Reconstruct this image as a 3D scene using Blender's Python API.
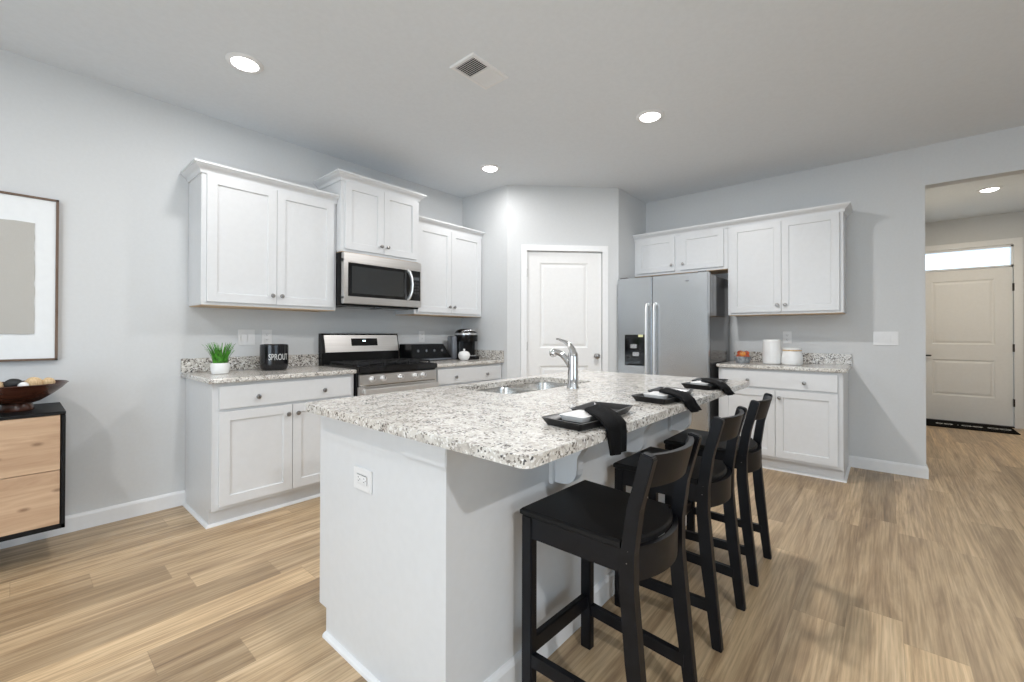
import bpy, bmesh, math, random
from mathutils import Vector, Matrix
random.seed(7)
for o in list(bpy.data.objects): bpy.data.objects.remove(o, do_unlink=True)
SC = bpy.context.scene
COL = SC.collection
PI = math.pi
H = 2.755                       # ceiling height

# ------------------------------------------------------------------ camera
CX, CY, CZ, YAW, PITCH, ROLL, FOC, SHV = -4.9386, -3.6872, 1.1859, .71324, .00666, .00189, 431.415, -9.775
def make_camera():
    F = Vector((math.cos(YAW)*math.cos(PITCH), math.sin(YAW)*math.cos(PITCH), math.sin(PITCH)))
    R = Vector((math.sin(YAW), -math.cos(YAW), 0)); U = R.cross(F)
    R2 = R*math.cos(ROLL) + U*math.sin(ROLL); U2 = -R*math.sin(ROLL) + U*math.cos(ROLL)
    cam = bpy.data.cameras.new('camera'); ob = bpy.data.objects.new('camera', cam); COL.objects.link(ob)
    M = Matrix((R2, U2, -F)).transposed().to_4x4(); M.translation = Vector((CX, CY, CZ))
    ob.matrix_world = M
    cam.sensor_fit = 'HORIZONTAL'; cam.sensor_width = 36; cam.lens = FOC/1024*36; cam.shift_y = SHV/1024
    cam.clip_start = .05
    SC.camera = ob
make_camera()

# ------------------------------------------------------------------ world, exposure, daylight
SC.view_settings.view_transform = 'Standard'; SC.view_settings.look = 'None'
SC.view_settings.gamma = 1; SC.view_settings.use_curve_mapping = False
SC.view_settings.exposure = 0.18
W = bpy.data.worlds.new('daylight'); SC.world = W; W.use_nodes = True
bg = W.node_tree.nodes['Background']; bg.inputs[0].default_value = (.80, .90, 1, 1); bg.inputs[1].default_value = 2.2

def area(name, loc, rot, size, power, color=(1, 1, 1), sy=None, disk=False, spread=PI):
    l = bpy.data.lights.new(name, 'AREA'); l.energy = power; l.color = color; l.size = size; l.spread = spread
    if disk: l.shape = 'DISK'
    elif sy: l.shape = 'RECTANGLE'; l.size_y = sy
    o = bpy.data.objects.new(name, l); COL.objects.link(o); o.location = loc; o.rotation_euler = rot
    return o
DAY = (.86, .94, 1.0)
# fill lamps added inside the unseen glazing of wall_rear and wall_front, imitating daylight
area('day_fill_rear', (-7.52, -3.0, 1.2), (0, -PI/2, 0), 2.1, 36, DAY, 2.4)
area('day_fill_front_wide', (-4.3, -7.42, 1.35), (PI/2, 0, 0), 2.6, 6, DAY, 1.7)

# ------------------------------------------------------------------ materials
def new_mat(name):
    m = bpy.data.materials.new(name); m.use_nodes = True
    nt = m.node_tree; b = nt.nodes['Principled BSDF']
    return m, nt, b
def N(nt, kind, **kw):
    n = nt.nodes.new(kind)
    for k, v in kw.items(): setattr(n, k, v)
    return n
def L(nt, a, b): nt.links.new(a, b)
def ramp(nt, fac, stops, interp='LINEAR'):
    r = N(nt, 'ShaderNodeValToRGB'); r.color_ramp.interpolation = interp
    el = r.color_ramp.elements
    while len(el) < len(stops): el.new(.5)
    for e, (p, c) in zip(el, stops): e.position = p; e.color = (*c, 1) if len(c) == 3 else c
    L(nt, fac, r.inputs[0]); return r.outputs[0]
def mixc(nt, fac, a, b, mode='MIX'):
    n = N(nt, 'ShaderNodeMix', data_type='RGBA', blend_type=mode)
    for s, v in ((0, fac), (6, a), (7, b)):
        if isinstance(v, (int, float)): n.inputs[s].default_value = v
        elif isinstance(v, tuple): n.inputs[s].default_value = (*v, 1) if len(v) == 3 else v
        else: L(nt, v, n.inputs[s])
    return n.outputs[2]
def math_(nt, op, a, b=None):
    n = N(nt, 'ShaderNodeMath', operation=op)
    for i, v in enumerate((a, b)):
        if v is None: continue
        if isinstance(v, (int, float)): n.inputs[i].default_value = v
        else: L(nt, v, n.inputs[i])
    return n.outputs[0]
def plain(name, col, rough=.5, metal=0, bump=0, bscale=200, var=.03, coat=0, spec=None):
    m, nt, b = new_mat(name)
    tc = N(nt, 'ShaderNodeTexCoord')
    no = N(nt, 'ShaderNodeTexNoise'); no.inputs['Scale'].default_value = bscale*.15; no.inputs['Detail'].default_value = 2
    L(nt, tc.outputs['Object'], no.inputs['Vector'])
    lo = tuple(c*(1-var) for c in col); hi = tuple(min(1, c*(1+var)) for c in col)
    L(nt, ramp(nt, no.outputs[0], [(.35, lo), (.65, hi)]), b.inputs['Base Color'])
    b.inputs['Roughness'].default_value = rough; b.inputs['Metallic'].default_value = metal
    if coat: b.inputs['Coat Weight'].default_value = coat; b.inputs['Coat Roughness'].default_value = .08
    if spec is not None: b.inputs['Specular IOR Level'].default_value = spec
    if bump:
        n2 = N(nt, 'ShaderNodeTexNoise'); n2.inputs['Scale'].default_value = bscale; L(nt, tc.outputs['Object'], n2.inputs['Vector'])
        bp = N(nt, 'ShaderNodeBump'); bp.inputs['Strength'].default_value = bump; bp.inputs['Distance'].default_value = .002
        L(nt, n2.outputs[0], bp.inputs['Height']); L(nt, bp.outputs[0], b.inputs['Normal'])
    return m
def brushed(name, col, rough=.28, axis=2, metal=1.0):
    """stainless steel, the brush marks running along one object axis"""
    m, nt, b = new_mat(name)
    tc = N(nt, 'ShaderNodeTexCoord'); mp = N(nt, 'ShaderNodeMapping')
    sc = [180, 180, 180]; sc[axis] = 3
    mp.inputs['Scale'].default_value = sc; L(nt, tc.outputs['Object'], mp.inputs[0])
    no = N(nt, 'ShaderNodeTexNoise'); no.inputs['Scale'].default_value = 1; no.inputs['Detail'].default_value = 3
    L(nt, mp.outputs[0], no.inputs['Vector'])
    L(nt, ramp(nt, no.outputs[0], [(.3, tuple(c*.93 for c in col)), (.7, tuple(min(1, c*1.05) for c in col))]), b.inputs['Base Color'])
    r = N(nt, 'ShaderNodeMapRange'); r.inputs['To Min'].default_value = rough*.85; r.inputs['To Max'].default_value = rough*1.2
    L(nt, no.outputs[0], r.inputs[0]); L(nt, r.outputs[0], b.inputs['Roughness'])
    b.inputs['Metallic'].default_value = metal
    return m
def granite(name, dark=.72, clu=.53, sc=170):
    m, nt, b = new_mat(name)
    g = N(nt, 'ShaderNodeNewGeometry')
    def noise(s, d=4, r=.55):
        n = N(nt, 'ShaderNodeTexNoise'); n.inputs['Scale'].default_value = s; n.inputs['Detail'].default_value = d
        n.inputs['Roughness'].default_value = r; L(nt, g.outputs['Position'], n.inputs['Vector']); return n.outputs[0]
    base = ramp(nt, noise(28, 5), [(.30, (.44, .40, .36)), (.44, (.60, .57, .525)), (.62, (.70, .675, .63))])
    grey = ramp(nt, noise(85, 3), [(.55, (0, 0, 0)), (.62, (1, 1, 1))])
    c = mixc(nt, grey, base, (.40, .37, .34))
    v = N(nt, 'ShaderNodeTexVoronoi'); v.inputs['Scale'].default_value = sc; L(nt, g.outputs['Position'], v.inputs['Vector'])
    sep = N(nt, 'ShaderNodeSeparateColor'); L(nt, v.outputs['Color'], sep.inputs[0])
    clus = noise(20, 3, .6)
    dk = math_(nt, 'MULTIPLY', math_(nt, 'GREATER_THAN', sep.outputs[0], dark), math_(nt, 'GREATER_THAN', clus, clu))
    c = mixc(nt, dk, c, (.20, .18, .16))
    bl = math_(nt, 'MULTIPLY', math_(nt, 'GREATER_THAN', sep.outputs[1], .93), math_(nt, 'GREATER_THAN', noise(11, 2), .50))
    c = mixc(nt, bl, c, (.09, .085, .085))
    wh = math_(nt, 'GREATER_THAN', sep.outputs[2], .86)
    c = mixc(nt, math_(nt, 'MULTIPLY', wh, .8), c, (.86, .85, .83))
    L(nt, c, b.inputs['Base Color']); b.inputs['Roughness'].default_value = .16
    return m
def planks(name):
    m, nt, b = new_mat(name)
    g = N(nt, 'ShaderNodeNewGeometry'); s = N(nt, 'ShaderNodeSeparateXYZ'); L(nt, g.outputs['Position'], s.inputs[0])
    X, Y = s.outputs[0], s.outputs[1]
    wy = .178; ln = 1.22
    ry = math_(nt, 'DIVIDE', Y, wy); row = math_(nt, 'FLOOR', ry); fy = math_(nt, 'FRACT', ry)
    wn = N(nt, 'ShaderNodeTexWhiteNoise', noise_dimensions='1D'); L(nt, row, wn.inputs['W'])
    rx = math_(nt, 'ADD', math_(nt, 'DIVIDE', X, ln), math_(nt, 'MULTIPLY', wn.outputs[0], 7.0))
    colx = math_(nt, 'FLOOR', rx); fx = math_(nt, 'FRACT', rx)
    cv = N(nt, 'ShaderNodeCombineXYZ'); L(nt, row, cv.inputs[0]); L(nt, colx, cv.inputs[1])
    wn2 = N(nt, 'ShaderNodeTexWhiteNoise', noise_dimensions='2D'); L(nt, cv.outputs[0], wn2.inputs['Vector'])
    pid = wn2.outputs[0]
    # grain: stretched noise with a per plank offset
    gv = N(nt, 'ShaderNodeCombineXYZ')
    L(nt, math_(nt, 'ADD', math_(nt, 'MULTIPLY', X, .75), math_(nt, 'MULTIPLY', pid, 50)), gv.inputs[0])
    L(nt, math_(nt, 'MULTIPLY', Y, 9.5), gv.inputs[1]); L(nt, math_(nt, 'MULTIPLY', pid, 37), gv.inputs[2])
    n1 = N(nt, 'ShaderNodeTexNoise'); n1.inputs['Scale'].default_value = 1.15; n1.inputs['Detail'].default_value = 7
    n1.inputs['Roughness'].default_value = .66; n1.inputs['Distortion'].default_value = .95; L(nt, gv.outputs[0], n1.inputs['Vector'])
    gv2 = N(nt, 'ShaderNodeCombineXYZ'); L(nt, math_(nt, 'MULTIPLY', X, 3.5), gv2.inputs[0]); L(nt, math_(nt, 'MULTIPLY', Y, 105), gv2.inputs[1]); L(nt, pid, gv2.inputs[2])
    n2 = N(nt, 'ShaderNodeTexNoise'); n2.inputs['Scale'].default_value = 1; n2.inputs['Detail'].default_value = 3; L(nt, gv2.outputs[0], n2.inputs['Vector'])
    c = ramp(nt, n1.outputs[0], [(.28, (.25, .165, .095)), (.42, (.42, .295, .175)), (.53, (.54, .395, .24)), (.70, (.655, .50, .325))])
    fine = ramp(nt, n2.outputs[0], [(.34, (.68, .655, .625)), (.62, (1.10, 1.10, 1.10))])
    c = mixc(nt, .8, c, fine, 'MULTIPLY')
    tone = ramp(nt, pid, [(0, (.66, .645, .63)), (.35, (.92, .91, .90)), (.7, (1.03, 1.03, 1.03)), (1, (1.18, 1.17, 1.14))])
    c = mixc(nt, 1, c, tone, 'MULTIPLY')
    gap = math_(nt, 'MAXIMUM', math_(nt, 'LESS_THAN', fy, .010), math_(nt, 'LESS_THAN', fx, .0015))
    c = mixc(nt, math_(nt, 'MULTIPLY', gap, .35), c, (.10, .065, .04))
    L(nt, c, b.inputs['Base Color'])
    rr = N(nt, 'ShaderNodeMapRange'); rr.inputs['To Min'].default_value = .30; rr.inputs['To Max'].default_value = .42; L(nt, n1.outputs[0], rr.inputs[0])
    L(nt, rr.outputs[0], b.inputs['Roughness'])
    bp = N(nt, 'ShaderNodeBump'); bp.inputs['Strength'].default_value = .12; bp.inputs['Distance'].default_value = .002
    L(nt, math_(nt, 'SUBTRACT', n2.outputs[0], gap), bp.inputs['Height']); L(nt, bp.outputs[0], b.inputs['Normal'])
    return m
def wood(name, lo, hi, axis=0, scale=1.0, rough=.5, knots=False):
    m, nt, b = new_mat(name)
    tc = N(nt, 'ShaderNodeTexCoord'); mp = N(nt, 'ShaderNodeMapping'); sc = [14*scale]*3; sc[axis] = 1.2*scale
    mp.inputs['Scale'].default_value = sc; L(nt, tc.outputs['Object'], mp.inputs[0])
    no = N(nt, 'ShaderNodeTexNoise'); no.inputs['Scale'].default_value = 1.3; no.inputs['Detail'].default_value = 8; no.inputs['Roughness'].default_value = .65; no.inputs['Distortion'].default_value = 1.2
    L(nt, mp.outputs[0], no.inputs['Vector'])
    c = ramp(nt, no.outputs[0], [(.3, lo), (.65, hi)])
    if knots:
        mp2 = N(nt, 'ShaderNodeMapping'); s2 = [9.0]*3; s2[axis] = 4.0; mp2.inputs['Scale'].default_value = s2; L(nt, tc.outputs['Object'], mp2.inputs[0])
        sx = N(nt, 'ShaderNodeSeparateXYZ'); L(nt, mp2.outputs[0], sx.inputs[0]); cx_ = N(nt, 'ShaderNodeCombineXYZ'); L(nt, sx.outputs[0], cx_.inputs[0]); L(nt, sx.outputs[2], cx_.inputs[1])
        v = N(nt, 'ShaderNodeTexVoronoi', voronoi_dimensions='2D'); v.inputs['Scale'].default_value = .9; L(nt, cx_.outputs[0], v.inputs['Vector'])
        k = ramp(nt, v.outputs['Distance'], [(.03, (1, 1, 1)), (.10, (0, 0, 0))])
        c = mixc(nt, math_(nt, 'MULTIPLY', k, .7), c, (.16, .085, .045))
    L(nt, c, b.inputs['Base Color']); b.inputs['Roughness'].default_value = rough
    return m
def emit(name, col, s):
    m, nt, b = new_mat(name)
    b.inputs['Base Color'].default_value = (*col, 1); b.inputs['Emission Color'].default_value = (*col, 1); b.inputs['Emission Strength'].default_value = s
    return m
def glass_pane(name, tint=(.9, .96, 1), refl=.08):
    m = bpy.data.materials.new(name); m.use_nodes = True; nt = m.node_tree; nt.nodes.clear()
    o = N(nt, 'ShaderNodeOutputMaterial'); mx = N(nt, 'ShaderNodeMixShader'); t = N(nt, 'ShaderNodeBsdfTransparent'); g = N(nt, 'ShaderNodeBsdfGlossy')
    t.inputs[0].default_value = (*tint, 1); g.inputs['Roughness'].default_value = .02; mx.inputs[0].default_value = refl
    L(nt, t.outputs[0], mx.inputs[1]); L(nt, g.outputs[0], mx.inputs[2]); L(nt, mx.outputs[0], o.inputs[0])
    return m

M_WALL = plain('wall_paint', (.64, .652, .658), .75, bump=.12, bscale=350, var=.01)
M_CEIL = plain('ceiling_paint', (.74, .775, .81), .85, bump=.25, bscale=260, var=.012)
M_TRIM = plain('trim_white', (.80, .805, .81), .4, var=.01)
M_CAB = plain('cabinet_white', (.70, .71, .72), .36, var=.01)
M_DOOR = plain('door_white', (.79, .79, .785), .42, var=.01)
M_FLOOR = planks('vinyl_plank')
M_GRAN = granite('speckled_granite')
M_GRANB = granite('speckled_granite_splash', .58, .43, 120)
M_STEEL = brushed('stainless', (.68, .66, .64), .33, 0)
M_STEELV = plain('stainless_fridge', (.56, .58, .60), .27, 1, var=.015, bscale=40)
M_STEELB = plain('stainless_bright', (.86, .86, .86), .36, 1, var=.02)
M_CHROME = plain('chrome', (.72, .72, .73), .07, 1, var=.01)
M_NICKEL = plain('brushed_nickel', (.36, .35, .34), .28, 1, var=.05)
M_DARKSIDE = plain('appliance_side', (.18, .18, .185), .12, .6, var=.02)
M_BLACKGL = plain('black_glass', (.006, .006, .007), .06, var=.02)
M_BLACK = plain('black_enamel', (.006, .006, .0065), .25, var=.1, spec=.25)
M_BLACKM = plain('black_matte', (.012, .012, .013), .6, var=.1)
M_STOOL = plain('black_stained_wood', (.0045, .005, .007), .42, bump=.1, bscale=120, var=.2, spec=.28)
M_SEAT = plain('black_seat', (.0035, .0035, .004), .55, var=.1, spec=.3)
M_CLOTH = plain('black_cloth', (.006, .006, .0065), .95, bump=.5, bscale=900, var=.2, spec=.15)
M_PLATE = plain('black_stoneware', (.006, .006, .007), .3, var=.15, spec=.3)
M_WHITEC = plain('white_ceramic', (.82, .82, .81), .25, var=.01)
M_PLASTIC = plain('white_plastic', (.80, .80, .80), .35, var=.01)
M_SLOT = plain('dark_slot', (.05, .05, .05), .6)
M_WOODRAW = wood('raw_maple', (.55, .38, .22), (.68, .50, .32), 0)
M_OAK = wood('knotty_oak', (.38, .235, .14), (.58, .40, .26), 0, .75, .5, True)
M_WALNUT = wood('dark_bowl_wood', (.030, .010, .006), (.095, .034, .02), 0, 2, .25)
M_TAN = wood('woven_tan', (.42, .27, .13), (.75, .56, .34), 2, 6, .8)
M_FRAME = wood('frame_wood', (.10, .06, .04), (.17, .11, .075), 2, 2, .5)
M_MAT = plain('mat_board', (.80, .82, .83), .8, var=.01)
M_ART = plain('linen_art', (.54, .525, .49), .9, bump=.8, bscale=2500, var=.06)
M_GRASS = plain('grass_green', (.06, .27, .018), .45, var=.5, bscale=300)
M_SOIL = plain('soil', (.05, .035, .02), .9)
M_GREYW = plain('grey_wicker', (.30, .32, .34), .7, bump=1, bscale=300, var=.4)
M_FRUIT = plain('red_fruit', (.55, .10, .035), .35, var=.5, bscale=160)
M_FRUIT2 = plain('orange_fruit', (.78, .30, .07), .4, var=.35, bscale=160)
M_LENS = emit('lamp_lens', (1, .98, .95), 10)
M_LED = emit('clock_digits', (.7, .9, 1), 2.5)
M_PANE = glass_pane('window_glass')
M_MATRUB = plain('rubber_mat', (.006, .006, .006), .95, bump=.5, bscale=500, spec=.05)
M_LETTER = plain('mat_lettering', (.62, .62, .60), .8)
M_GREYP = plain('smoky_plastic', (.14, .15, .17), .12)
M_SILV = plain('silver_plastic', (.55, .55, .56), .25, .8)
M_SOFFIT = plain('porch_soffit', (.55, .62, .68), .8)
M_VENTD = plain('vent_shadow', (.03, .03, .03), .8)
M_BRONZE = plain('dark_bronze', (.035, .03, .027), .4, .7)

# ------------------------------------------------------------------ mesh helpers
class MB:
    def __init__(s): s.bm = bmesh.new()
    def box(s, x0, x1, y0, y1, z0, z1, bev=0, seg=2):
        r = bmesh.ops.create_cube(s.bm, size=1)
        for v in r['verts']:
            v.co = Vector(((x0+x1)/2 + v.co.x*(x1-x0), (y0+y1)/2 + v.co.y*(y1-y0), (z0+z1)/2 + v.co.z*(z1-z0)))
        if bev:
            es = list({e for v in r['verts'] for e in v.link_edges})
            bmesh.ops.bevel(s.bm, geom=es, offset=bev, segments=seg, affect='EDGES', clamp_overlap=True)
        return s
    def face(s, pts):
        return s.bm.faces.new([s.bm.verts.new(p) for p in pts])
    def loft(s, loops, close=True, cap0=True, cap1=True):
        """skin a list of equally long point loops"""
        V = [[s.bm.verts.new(p) for p in lp] for lp in loops]
        n = len(V[0])
        for a, b in zip(V, V[1:]):
            for i in range(n if close else n-1):
                j = (i+1) % n
                try: s.bm.faces.new((a[i], a[j], b[j], b[i]))
                except ValueError: pass
        if cap0 and close: s.bm.faces.new(list(reversed(V[0])))
        if cap1 and close: s.bm.faces.new(V[-1])
        return s
    def prism(s, poly, z0, z1, axis='z', bev=0):
        """poly of (a,b); axis z: (x,y), axis x: (y,z), axis y: (x,z)"""
        f = {'z': lambda a, b, c: (a, b, c), 'x': lambda a, b, c: (c, a, b), 'y': lambda a, b, c: (a, c, b)}[axis]
        nv = len(s.bm.verts)
        s.loft([[f(a, b, z0) for a, b in poly], [f(a, b, z1) for a, b in poly]])
        if bev:
            s.bm.verts.ensure_lookup_table()
            vs = s.bm.verts[nv:]
            es = list({e for v in vs for e in v.link_edges})
            bmesh.ops.bevel(s.bm, geom=es, offset=bev, segments=2, affect='EDGES', clamp_overlap=True)
        return s
    def lathe(s, prof, n=32, c=(0, 0, 0), axis='z', cap0=True, cap1=True):
        lps = []
        for r, h in prof:
            lp = []
            for i in range(n):
                a = 2*PI*i/n; p = (r*math.cos(a), r*math.sin(a))
                q = {'z': (p[0], p[1], h), 'y': (p[0], h, p[1]), 'x': (h, p[0], p[1])}[axis]
                lp.append((c[0]+q[0], c[1]+q[1], c[2]+q[2]))
            lps.append(lp)
        return s.loft(lps, True, cap0, cap1)
    def tube(s, path, rad, n=12, sx=1.0, sz=1.0, up=(0, 0, 1)):
        P = [Vector(p) for p in path]; lps = []
        rs = rad if isinstance(rad, (list, tuple)) else [rad]*len(P)
        for i, p in enumerate(P):
            t = (P[min(i+1, len(P)-1)] - P[max(i-1, 0)]).normalized()
            u = Vector(up) - t*t.dot(Vector(up))
            if u.length < 1e-4: u = Vector((1, 0, 0)) - t*t.x
            u.normalize(); w = t.cross(u)
            lps.append([p + u*(rs[i]*sz*math.cos(2*PI*k/n)) + w*(rs[i]*sx*math.sin(2*PI*k/n)) for k in range(n)])
        return s.loft(lps)
    def xf(s, M, start=0):
        s.bm.verts.ensure_lookup_table()
        for v in s.bm.verts[start:]: v.co = M @ v.co
        return s
    def panel_front(s, x0, x1, z0, z1, y, t, px0, px1, panels, loops):
        """door leaf: front at y facing -y, thickness t, panels [(za,zb)] between px0 and px1 with recess loops [(inset,depth)]"""
        zs = [z0]
        for a, b in panels: zs += [a, b]
        zs.append(z1)
        q = lambda a, b, c, d: s.face([(a, y, c), (b, y, c), (b, y, d), (a, y, d)])
        for za, zb in zip(zs, zs[1:]):
            q(x0, px0, za, zb); q(px1, x1, za, zb)
        for i in range(0, len(zs)-1, 2): q(px0, px1, zs[i], zs[i+1])
        for za, zb in panels:
            prev = None
            for ins, dep in [(0, 0)] + loops:
                lp = [(px0+ins, y+dep, za+ins), (px1-ins, y+dep, za+ins), (px1-ins, y+dep, zb-ins), (px0+ins, y+dep, zb-ins)]
                if prev:
                    for i in range(4):
                        j = (i+1) % 4; s.face([prev[i], prev[j], lp[j], lp[i]])
                prev = lp
            s.face(prev)
        b = y+t
        s.face([(x0, b, z0), (x0, b, z1), (x1, b, z1), (x1, b, z0)])
        s.face([(x0, y, z0), (x0, y, z1), (x0, b, z1), (x0, b, z0)]); s.face([(x1, y, z0), (x1, b, z0), (x1, b, z1), (x1, y, z1)])
        s.face([(x0, y, z1), (x1, y, z1), (x1, b, z1), (x0, b, z1)]); s.face([(x0, y, z0), (x0, b, z0), (x1, b, z0), (x1, y, z0)])
        bmesh.ops.remove_doubles(s.bm, verts=s.bm.verts[:], dist=1e-5)
        return s
    def build(s, name, mat, parent=None, smooth=None, label=None):
        bmesh.ops.recalc_face_normals(s.bm, faces=s.bm.faces[:])
        me = bpy.data.meshes.new(name); s.bm.to_mesh(me); s.bm.free()
        me.materials.append(mat)
        if smooth is not None:
            me.shade_smooth() if hasattr(me, 'shade_smooth') else None
            try: me.set_sharp_from_angle(angle=math.radians(smooth))
            except Exception: pass
        o = bpy.data.objects.new(name, me); COL.objects.link(o)
        if parent: o.parent = parent
        if label: o['label'] = label
        return o
def thing(name, label, cat, loc=(0, 0, 0), rz=0, group=None):
    o = bpy.data.objects.new(name, None); COL.objects.link(o); o.empty_display_size = .1
    o.location = loc; o.rotation_euler = (0, 0, rz)
    return tag(o, label, cat, group)
def tag(o, label, cat, group=None, kind=None):
    o['label'] = label; o['category'] = cat
    if group: o['group'] = group
    if kind: o['kind'] = kind
    return o
def struct(o, label=None, cat=None):
    o['kind'] = 'structure'
    if label: o['label'] = label
    if cat: o['category'] = cat
    return o
def kids(o): return [c for c in bpy.data.objects if c.parent == o]
def dup(o, parent=None):
    c = o.copy(); COL.objects.link(c)
    if parent: c.parent = parent
    for ch in kids(o): dup(ch, c)
    return c
def rrect(x0, x1, y0, y1, r, n=5):
    """rounded rectangle, counter-clockwise"""
    pts = []
    rs = r if isinstance(r, (list, tuple)) else (r,)*4
    for (cx, cy, a0), rr in zip(((x1, y1, 0), (x0, y1, 90), (x0, y0, 180), (x1, y0, 270)), rs):
        sx = -1 if cx == x1 else 1; sy = -1 if cy == y1 else 1
        for i in range(n+1):
            a = math.radians(a0 + 90*i/n)
            pts.append((cx + sx*rr + rr*math.cos(a), cy + sy*rr + rr*math.sin(a)))
    return pts

# ------------------------------------------------------------------ the setting
PX, PY, QX, QY, OY, OZ = -1.552, -.6906, -.6992, -1.5275, -3.940, 2.426
XB, YF = -7.6, -7.5             # wall behind the camera, wall on the camera's right
FX = 3.42                       # front door wall in the entry hall
T = .12
def wallbox(name, boxes, label, mat=M_WALL):
    b = MB()
    for q in boxes: b.box(*q)
    return struct(b.build(name, mat), label, 'wall')
struct(MB().box(XB-T, FX+T, YF-T, T, -.08, 0).build('floor', M_FLOOR), 'light brown wood plank floor', 'floor')
struct(MB().box(XB-T, FX+T, YF-T, T, H, H+.1).build('ceiling', M_CEIL), 'flat white painted ceiling', 'ceiling')
wallbox('wall_left', [(XB-T, T, 0, T, 0, H)], 'pale grey wall behind the range cabinets')
b = MB(); b.prism([(PX, 0), (PX, PY), (QX, QY), (0, QY), (0, QY+.1), (QX+.05, QY+.1), (PX+.1, PY+.05), (PX+.1, 0)], 0, H)
# the diagonal has a door opening: built as prism pieces instead
b.bm.free()
E1 = Vector((QX-PX, QY-PY, 0)); DL = E1.length; E1.normalize(); NRM = Vector((E1.y, -E1.x, 0))   # NRM points into the room
if NRM.x > 0: NRM = -NRM
ANG = math.atan2(E1.y, E1.x)
def dpt(s, out=0): return (PX + E1.x*s + NRM.x*out, PY + E1.y*s + NRM.y*out)
D0, D1, DZ = .205, 1.015, 2.065      # door opening in the diagonal wall
wallbox('wall_pantry_side', [(PX, PX+.1, PY, 0, 0, H)], 'short pale wall at the end of the range counter')
def diagwall():
    b = MB()
    for s0, s1, z0, z1 in ((0, D0, 0, H), (D1, DL, 0, H), (D0, D1, DZ, H)):
        a, c = dpt(s0), dpt(s1); a2, c2 = dpt(s0, -.1), dpt(s1, -.1)
        b.prism([a, c, c2, a2], z0, z1)
    return b.build('wall_pantry_door', M_WALL)
struct(diagwall(), 'angled pale wall around the pantry door', 'wall')
wallbox('wall_pantry_return', [(QX, 0, QY, QY+.1, 0, H)], 'short pale wall beside the refrigerator')
wallbox('wall_right', [(0, T, OY, QY+.1, 0, H), (0, T, -5.3, OY, OZ, H), (0, T, YF, -5.3, 0, H)], 'pale grey wall behind the refrigerator, with the hall opening')
wallbox('wall_hall_left', [(T, FX, OY+.02, OY+T, 0, H)], 'entry hall side wall')
wallbox('wall_hall_right', [(T, FX, -5.3-T, -5.3, 0, H)], 'entry hall far side wall')
FD0, FD1 = -4.930, -4.000         # front door opening (y)
FDZ, TZ0, TZ1 = 2.070, 2.085, 2.340
wallbox('wall_hall_end', [(FX, FX+.14, FD1, OY+T, 0, H), (FX, FX+.14, -5.3-T, FD0, 0, H), (FX, FX+.14, FD0, FD1, TZ1+.01, H)], 'entry hall end wall around the front door')
# wall behind the camera, with a wide glazed opening; wall on the right, its window added for a fill lamp
RW0, RW1, RWZ = -4.25, -1.75, 2.3
wallbox('wall_rear', [(XB-T, XB, RW1, T, 0, H), (XB-T, XB, YF, RW0, 0, H), (XB-T, XB, RW0, RW1, RWZ, H)], 'living area wall with glazed doors')
FW0, FW1 = -5.7, -2.9
wallbox('wall_front', [(XB, FW0, YF-T, YF, 0, H), (FW1, FX, YF-T, YF, 0, H), (FW0, FW1, YF-T, YF, 0, .45), (FW0, FW1, YF-T, YF, 2.25, H)], 'living area wall with a wide window added for fill light')
def window(name, x0, x1, z0, z1, M, n):
    o = MB()
    for a in (x0, x1-.05): o.box(a, a+.05, -.05, .03, z0, z1)
    for a in (z0, z1-.05): o.box(x0, x1, -.05, .03, a, a+.05)
    for i in range(1, n): c = x0+(x1-x0)*i/n; o.box(c-.03, c+.03, -.045, .025, z0, z1)
    f = o.xf(M).build(name, M_TRIM); struct(f)
    MB().box(x0+.05, x1-.05, -.008, -.002, z0+.05, z1-.05).xf(M).build('pane', M_PANE, f)
window('window_2', RW0, RW1, 0, RWZ, Matrix.Translation((XB-.06, 0, 0)) @ Matrix.Rotation(PI/2, 4, 'Z'), 2)
window('window_3', FW0, FW1, .45, 2.25, Matrix.Translation((0, YF-.06, 0)), 3)

# baseboards: profile (out, z)
BP = [(0, 0), (.014, 0), (.014, .082), (.010, .092), (.006, .098), (0, .100)]
def along(name, pts, prof, mat, closed_in=True):
    """sweep profile (out,z) along an open xy path with mitred corners; 'out' is to the right of travel"""
    P = [Vector(p) for p in pts]; lps = []
    for i, p in enumerate(P):
        ds = []
        if i > 0: ds.append((P[i]-P[i-1]).normalized())
        if i < len(P)-1: ds.append((P[i+1]-P[i]).normalized())
        ns = [Vector((d.y, -d.x)) for d in ds]
        n = ns[0] if len(ns) == 1 else (ns[0]+ns[1]).normalized()
        k = 1 if len(ns) == 1 else 1/max(.2, n.dot(ns[0]))
        lps.append([(p.x+n.x*o*k, p.y+n.y*o*k, z) for o, z in prof])
    return MB().loft(lps)
def baseboard(name, pts): return struct(along(name, pts, BP, M_TRIM).build(name, M_TRIM), 'white baseboard', 'baseboard')
baseboard('baseboard_left', [(XB, 0), (-4.15, 0)])
baseboard('baseboard_right', [(0, -3.43), (0, OY), (T, OY)])
baseboard('baseboard_pantry', [(PX, -.64), (PX, PY), dpt(.14)])
baseboard('baseboard_return', [dpt(1.08), (QX, QY), (-.05, QY)])
baseboard('baseboard_hall', [(FX, -4.98), (FX, -5.3)])

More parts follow.
